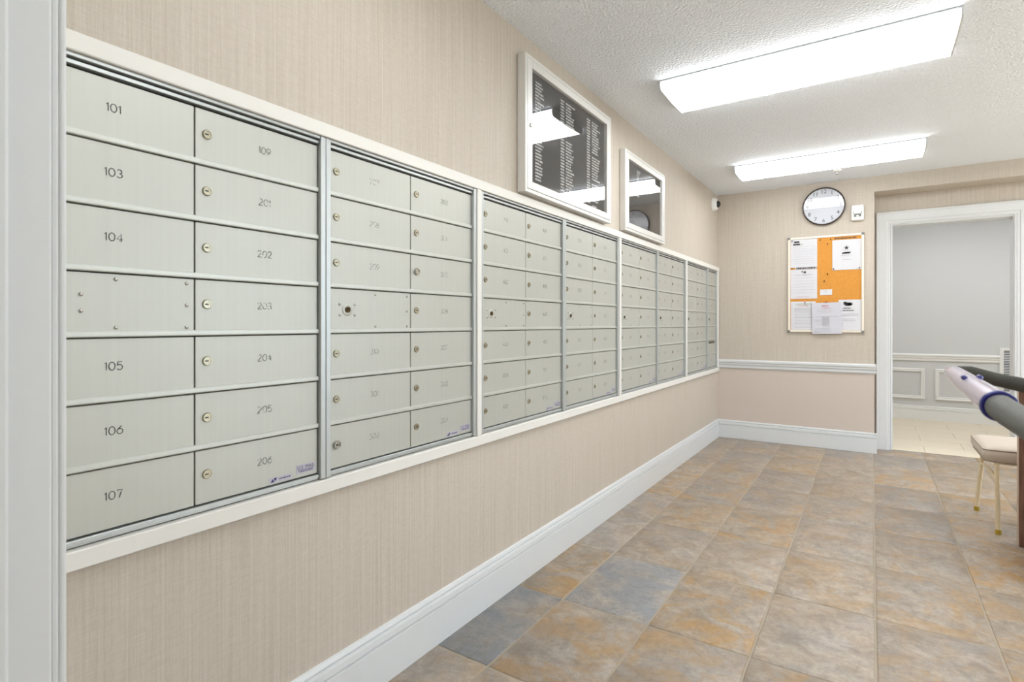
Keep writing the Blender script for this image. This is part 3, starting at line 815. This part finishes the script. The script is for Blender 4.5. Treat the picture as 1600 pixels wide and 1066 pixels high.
def paper(name, label, cat, x0, x1, z0, z1, lift=0.0, m_='paper', rot=0.0):
    o = MB(); n = 6
    # sheet with a slight curl
    bm = o.bm; W_, H_ = x1-x0, z1-z0; V = []
    for j in range(n+1):
        rowv = []
        for i in range(n+1):
            a, b_ = i/n, j/n
            c_ = .0012*math.sin(PI*a)*math.sin(PI*b_)+.0014*(1-b_)**3
            rowv.append((W_*(a-.5), -c_, H_*(b_-.5)))
        V.append(rowv)
    F_ = [[bm.verts.new(p) for p in r_] for r_ in V]; B_ = [[bm.verts.new((p[0], p[1]+.0005, p[2])) for p in r_] for r_ in V]
    for j in range(n):
        for i in range(n):
            bm.faces.new((F_[j][i], F_[j][i+1], F_[j+1][i+1], F_[j+1][i])); bm.faces.new((B_[j][i], B_[j+1][i], B_[j+1][i+1], B_[j][i+1]))
    for k in range(n):
        bm.faces.new((F_[0][k], B_[0][k], B_[0][k+1], F_[0][k+1])); bm.faces.new((F_[n][k+1], B_[n][k+1], B_[n][k], F_[n][k]))
        bm.faces.new((F_[k+1][0], B_[k+1][0], B_[k][0], F_[k][0])); bm.faces.new((F_[k][n], B_[k][n], B_[k+1][n], F_[k+1][n]))
    ob = o.build(name, m_, None, ((x0+x1)/2, YP-.001-lift, (z0+z1)/2), smooth=40)
    ob.rotation_euler = (0, rot, 0)
    return tag(ob, label, cat, 'papers on the bulletin board')
def marks(par, rects, m_, name='print', seed=0):
    """flat print: (x0,x1,z0,z1[,words]) in sheet fractions"""
    mb = MB(); W_, H_ = par.dimensions.x, par.dimensions.z; rn = random.Random(seed)
    me = par.data; xs = [v.co.x for v in me.vertices]; zs = [v.co.z for v in me.vertices]; W_ = max(xs)*2; H_ = max(zs)*2
    def q(x0, x1, z0, z1): 
        f_ = lambda x, z: (W_*(x-.5), -.0034, H_*(z-.5))
        mb.quad([f_(x0, z0), f_(x1, z0), f_(x1, z1), f_(x0, z1)])
    for r_ in rects:
        if len(r_) == 4: q(*r_)
        else:
            x = r_[0]
            while x < r_[1]:
                l = rn.uniform(.02, .09); q(x, min(x+l, r_[1]), r_[2], r_[3]); x += l+.018
    o_ = mb.build(name, m_, par); o_['kind'] = 'stuff'; return o_
p = paper('notice_sheet', 'white notice with small dark logo pinned at the top left of the cork', 'paper', -.640, -.420, 1.668, 1.930)
marks(p, [(.14,.34,.885,.945), (.10,.36,.80,.855)], 'ink_dark'); marks(p, [(.36,.46,.81,.835)], 'ink_green')
marks(p, [(.10,.95,z,z+.010,1) for z in (.74,.66,.60,.54,.46,.38,.30,.22,.14)], 'ink_grey', seed=1)
p = paper('notice_sheet', 'white notice pinned below the sheet with the dark logo', 'paper', -.640, -.420, 1.375, 1.650)
marks(p, [(.42,.48,.90,.935), (.50,.58,.87,.93)], 'ink_dark'); marks(p, [(.16,.86,.82,.832,1), (.22,.8,.79,.80,1)]+[(.12,.9,z,z+.008,1) for z in (.7,.6,.5,.4,.3,.2)], 'ink_grey', seed=2); marks(p, [(.2,.7,.06,.07,1)], 'ink_red')
p = paper('notice_sheet', 'white notice with a black star pinned at the top right', 'paper', -.299, -.078, 1.628, 1.900)
mb = MB(); W_, H_ = .221, .272
pts = [((.022 if k % 2 == 0 else .009)*math.sin(k*PI/5), (.022 if k % 2 == 0 else .009)*math.cos(k*PI/5)+.062) for k in range(10)]
cv = mb.bm.verts.new((0, -.0034, .062)); vs = [mb.bm.verts.new((a, -.0034, b_)) for a, b_ in pts]
for k in range(10): mb.bm.faces.new((cv, vs[k], vs[(k+1) % 10]))
mb.build('star', 'ink_dark', p)
marks(p, [(.34,.60,.530,.575), (.40,.64,.545,.59)], 'ink_dark'); marks(p, [(.32,.68,.64,.65,1), (.28,.70,.47,.485,1), (.34,.66,.33,.345,1)], 'ink_grey', seed=3)
p = paper('note_card', 'small blank white card stuck to the middle of the cork', 'card', -.398, -.301, 1.405, 1.456)
marks(p, [(.48,.56,.6,.8)], 'ink_green')
p = paper('notice_sheet', 'white rules sheet at the bottom left of the cork', 'paper', -.638, -.432, 1.084, 1.350)
marks(p, [(.2,.85,.90,.925,1)], 'ink_green', seed=4); marks(p, [(.3,.7,.84,.86,1)], 'ink_red', seed=4)
marks(p, [(.16,.92,z,z+.014,1) for z in (.75,.71,.67,.62,.54,.46,.42,.33,.24,.20,.09)], 'ink_grey', seed=5)
p = paper('notice_sheet', 'glossy calendar sheet overhanging the bottom edge of the board', 'paper', -.460, -.228, 1.050, 1.335, .0125, 'paper_gloss', -.015)
marks(p, [(.34,.60,.885,.91,1), (.34,.64,.815,.83,1)], 'ink_red', seed=6)
marks(p, [(.2,.75,.74,.755,1), (.3,.66,.685,.70,1), (.1,.9,.55,.565,1), (.1,.34,.44,.455,1), (.1,.34,.40,.412,1), (.16,.34,.30,.315,1), (.1,.62,.16,.17,1), (.05,.62,.08,.095,1), (.05,.25,.045,.06,1)]
      + [(.36+.05*k, .375+.05*k, .26, .54, 1)[:4] for k in range(5)] + [(.36,.60,.26+.05*k,.27+.05*k) for k in range(6)], 'ink_grey', seed=7)
p = paper('notice_sheet', 'white pool notice with dark emblem at the bottom right of the cork', 'paper', -.250, -.078, 1.084, 1.358)
marks(p, [(.22,.36,.84,.93), (.30,.56,.80,.91), (.4,.62,.82,.89)], 'ink_dark'); marks(p, [(.2,.55,.71,.735,1), (.2,.68,.635,.66,1)], 'ink_dark', seed=8)
marks(p, [(.2,.88,.53,.545,1), (.2,.85,.48,.495,1), (.2,.72,.36,.372,1), (.2,.75,.31,.325,1)], 'ink_grey', seed=9)
p = paper('printed_strip', 'narrow orange printed strip above the star notice', 'paper', -.291, -.110, 1.904, 1.926, .0, 'cork'); marks(p, [(.05,.98,.25,.75,1)], 'ink_dark', seed=10)
p = paper('printed_strip', 'narrow printed strip between the two left notices', 'paper', -.600, -.424, 1.652, 1.672, .004); marks(p, [(.05,.98,.15,.85,1)], 'ink_dark', seed=11)
pin_me = MB().lathe((0,0,0), (0,-1,0), [(.0018,0),(.0018,.003),(.0052,.004),(.0034,.006),(.0030,.011),(.0056,.013),(.0050,.0155),(0,.016)], 14)
pin_me = pin_me.mesh('push_pin', 'pin_dark', 50)
pins = [(-.395,1.912,'in the cork right beside the logo notice, uppermost'), (-.312,1.911,'just left of the orange printed strip'), (-.337,1.872,'alone in the upper strip of bare cork'),
        (-.337,1.598,'alone in bare cork left of the star notice foot'), (-.362,1.532,'lowest pin in bare cork above the small card')]
for x, z, s in pins:
    o = link('push_pin', pin_me, None, (x, YP, z)); tag(o, 'dark push pin ' + s, 'push pin', 'pins on the bulletin board')
pin2 = pin_me.copy(); pin2.materials.clear(); pin2.materials.append(MATS['pin_red'])
for x, z, s, m_ in ((-.627,1.918,'at the top left corner of the logo notice',0), (-.627,1.661,'at the left end of the lower printed strip',0), (-.289,1.640,'at the lower left corner of the star notice',0),
                 (-.090,1.640,'at the lower right corner of the star notice',0), (-.520,1.340,'at the top of the rules sheet',1), (-.347,1.342,'at the top edge of the calendar sheet',1)):
    o = link('push_pin', pin2 if m_ else pin_me, None, (x, YP-(.014 if x == -.347 else .004), z)); tag(o, ('red' if m_ else 'dark') + ' push pin ' + s, 'push pin', 'pins on the bulletin board')

# ------------------------------------------------------------------ stool
t = thing('stool', 'cream vinyl stool with thin cream metal legs near the doorway', 'stool', (.75, 4.14, 0))
def cushion():
    mb = MB(); bm = mb.bm; nx, ny = 10, 10; hx, hy = .243, .232
    prof = [(.86, .388), (.95, .392), (1.0, .418), (1.0, .448), (.985, .458)]
    def ring(k, z):
        pts = []; n = 10; rr = .032
        for cx, cy, a0 in ((1,1,0), (-1,1,90), (-1,-1,180), (1,-1,270)):
            for i in range(n//2+1):
                a = math.radians(a0+90*i/(n//2)); pts.append((cx*(hx-rr)+rr*math.cos(a), cy*(hy-rr)+rr*math.sin(a)))
        return [bm.verts.new((x*k, y_*k, z)) for x, y_ in pts]
    R = [ring(k, z) for k, z in prof] + [ring(.90, .468), ring(.6, .474), ring(.2, .475)]
    n = len(R[0])
    for A, B in zip(R, R[1:]):
        for i in range(n): bm.faces.new((A[i], A[(i+1)%n], B[(i+1)%n], B[i]))
    bm.faces.new(R[0][::-1]); bm.faces.new(R[-1])
    return mb
cu = cushion().build('seat', 'vinyl', t, smooth=50)
def ringpts(k, z, rr=.032, hx=.243, hy=.232):
    pts = []
    for cx, cy, a0 in ((1,1,0), (-1,1,90), (-1,-1,180), (1,-1,270)):
        for i in range(6):
            a = math.radians(a0+90*i/5); pts.append(((cx*(hx-rr)+rr*math.cos(a))*k, (cy*(hy-rr)+rr*math.sin(a))*k, z))
    return pts+pts[:1]
MB().tube(ringpts(.995, .455), .0032, 8).build('piping', 'piping', cu, smooth=60)
MB().tube(ringpts(.955, .392), .0030, 8).build('piping', 'piping', cu, smooth=60)
for sx in (-1, 1):
    lg_ = {}
    for sy in (-1, 1):
        xt, yt = sx*.182, sy*.208; xb, yb = sx*(.178+(.004 if sy < 0 else .036)), sy*.213
        xb = -.176 if (sx < 0 and sy < 0) else (-.214 if sx < 0 else xb)
        l = MB().tube([(xt, yt, .392), (xb, yb, .022)], .0115, 12).build('leg', 'cream_metal', t, smooth=60)
        MB().cyl((xb, yb, .0), (0,0,1), .014, .0135, .026, 14).build('foot_tip', 'gold_tip', l)
        lg_[sy] = (xt+(xb-xt)*.27, yt+(yb-yt)*.27, .292)
    a, b_ = Vector(lg_[1]), Vector(lg_[-1]); pts = []
    for k in range(13):
        s = k/12; p = a.lerp(b_, s); p.z += .016*math.sin(PI*s); pts.append(p)
    MB().tube(pts, .0085, 10).build('brace', 'cream_metal', t, smooth=60)
MB().box(-.185, .185, -.205, .205, .378, .390, .002).build('seat_pan', 'cream_metal', t)

# ------------------------------------------------------------------ desk at the right edge
t = thing('desk', 'brown wooden desk at the right edge in front of the stool', 'desk', (1.1, 3.46, 0))
x0 = .629-1.1; x1 = .60
MB().box(x0, x1, .30, .338, 0, .83, .001).build('back_panel', 'desk_wood', t)
MB().box(x0-.0015, x0, .2995, .3385, 0, .83).build('edge_band', 'desk_edge', t)
MB().box(x0+.07, x0+.10, -.30, .30, 0, .83, .001).build('side_panel', 'desk_wood', t)
MB().box(x1-.03, x1, -.30, .30, 0, .83, .001).build('side_panel', 'desk_wood', t)
MB().box(x0, x1, -.32, .338, .83, .858, .002).build('desk_top', 'desk_edge', t)

# ------------------------------------------------------------------ foreground handle frame
t = thing('foam_handle_frame', 'foam-padded handle with lavender plastic sleeve and blue ring, in the foreground', 'handle', (.45, 1.1, 0))
O = Vector((.45, 1.1, 0))
def rel(p): return Vector(p)-O
TIP = rel((.142, 1.470, 1.040)); RING = rel((.1655, 1.126, 1.014)); NEAR = rel((.182, .90, 1.002))
ax = (RING-TIP).normalized()
sp = [TIP-ax*.012, TIP, TIP.lerp(RING, .1), TIP.lerp(RING, .35), TIP.lerp(RING, .7), RING]
sl_ = MB().tube(sp, [.006, .0145, .0165, .0185, .0205, .0225], 22).build('sleeve', 'sleeve', t, smooth=60)
MB().tube([RING-ax*.006, RING-ax*.004, RING+ax*.004, RING+ax*.006], [.0226, .0240, .0240, .0226], 24).build('ring', 'sleeve_blue', t, smooth=40)
up = Vector((0,0,1)); side = ax.cross(up).normalized(); upn = side.cross(ax).normalized()
for s, k in ((-.55, .50), (.75, .50)):
    c_ = TIP.lerp(RING, k); d = (upn*1.0+side*s).normalized(); r_ = .0190
    MB().tube([c_+d*r_-ax*.012, c_+d*(r_+.0015)-ax*.004, c_+d*(r_+.0015)+ax*.008, c_+d*r_+ax*.014], [.001, .0045, .0045, .001], 8).build('clip', 'sleeve_blue', sl_, smooth=60)
MB().tube([RING-ax*.003, RING+ax*.06, RING.lerp(NEAR, .6), NEAR, rel((.24, .80, .985)), rel((.33, .75, .95))], [.0190, .0195, .0195, .0195, .0195, .0195], 20).build('foam_grip', 'foam', t, smooth=60)
MB().tube([TIP+Vector((.004, .004, .004)), TIP+Vector((.03, .012, .002)), TIP+Vector((.07, .012, -.012)), TIP+Vector((.12, -.02, -.022)), rel((.31, 1.42, 1.008)), rel((.45, 1.42, .99)), rel((.60, 1.44, .95))], [.009, .0115, .0135, .0145, .015, .015, .015], 18).build('foam_grip', 'foam_shaded', t, smooth=60)
for a in ((.33, .75, .955), (.60, 1.44, .955)):
    p = rel(a)
    MB().tube([p, (p.x, p.y, .5), (p.x, p.y, .04)], .012, 14).build('post', 'chrome', t, smooth=60)
    MB().box(p.x-.03, p.x+.16, p.y-.02, p.y+.02, 0, .04, .006, 2).build('foot', 'foam', t)
MB().tube([rel((.33, .75, .30)), rel((.60, 1.44, .30))], .010, 12).build('cross_bar', 'chrome', t, smooth=60)
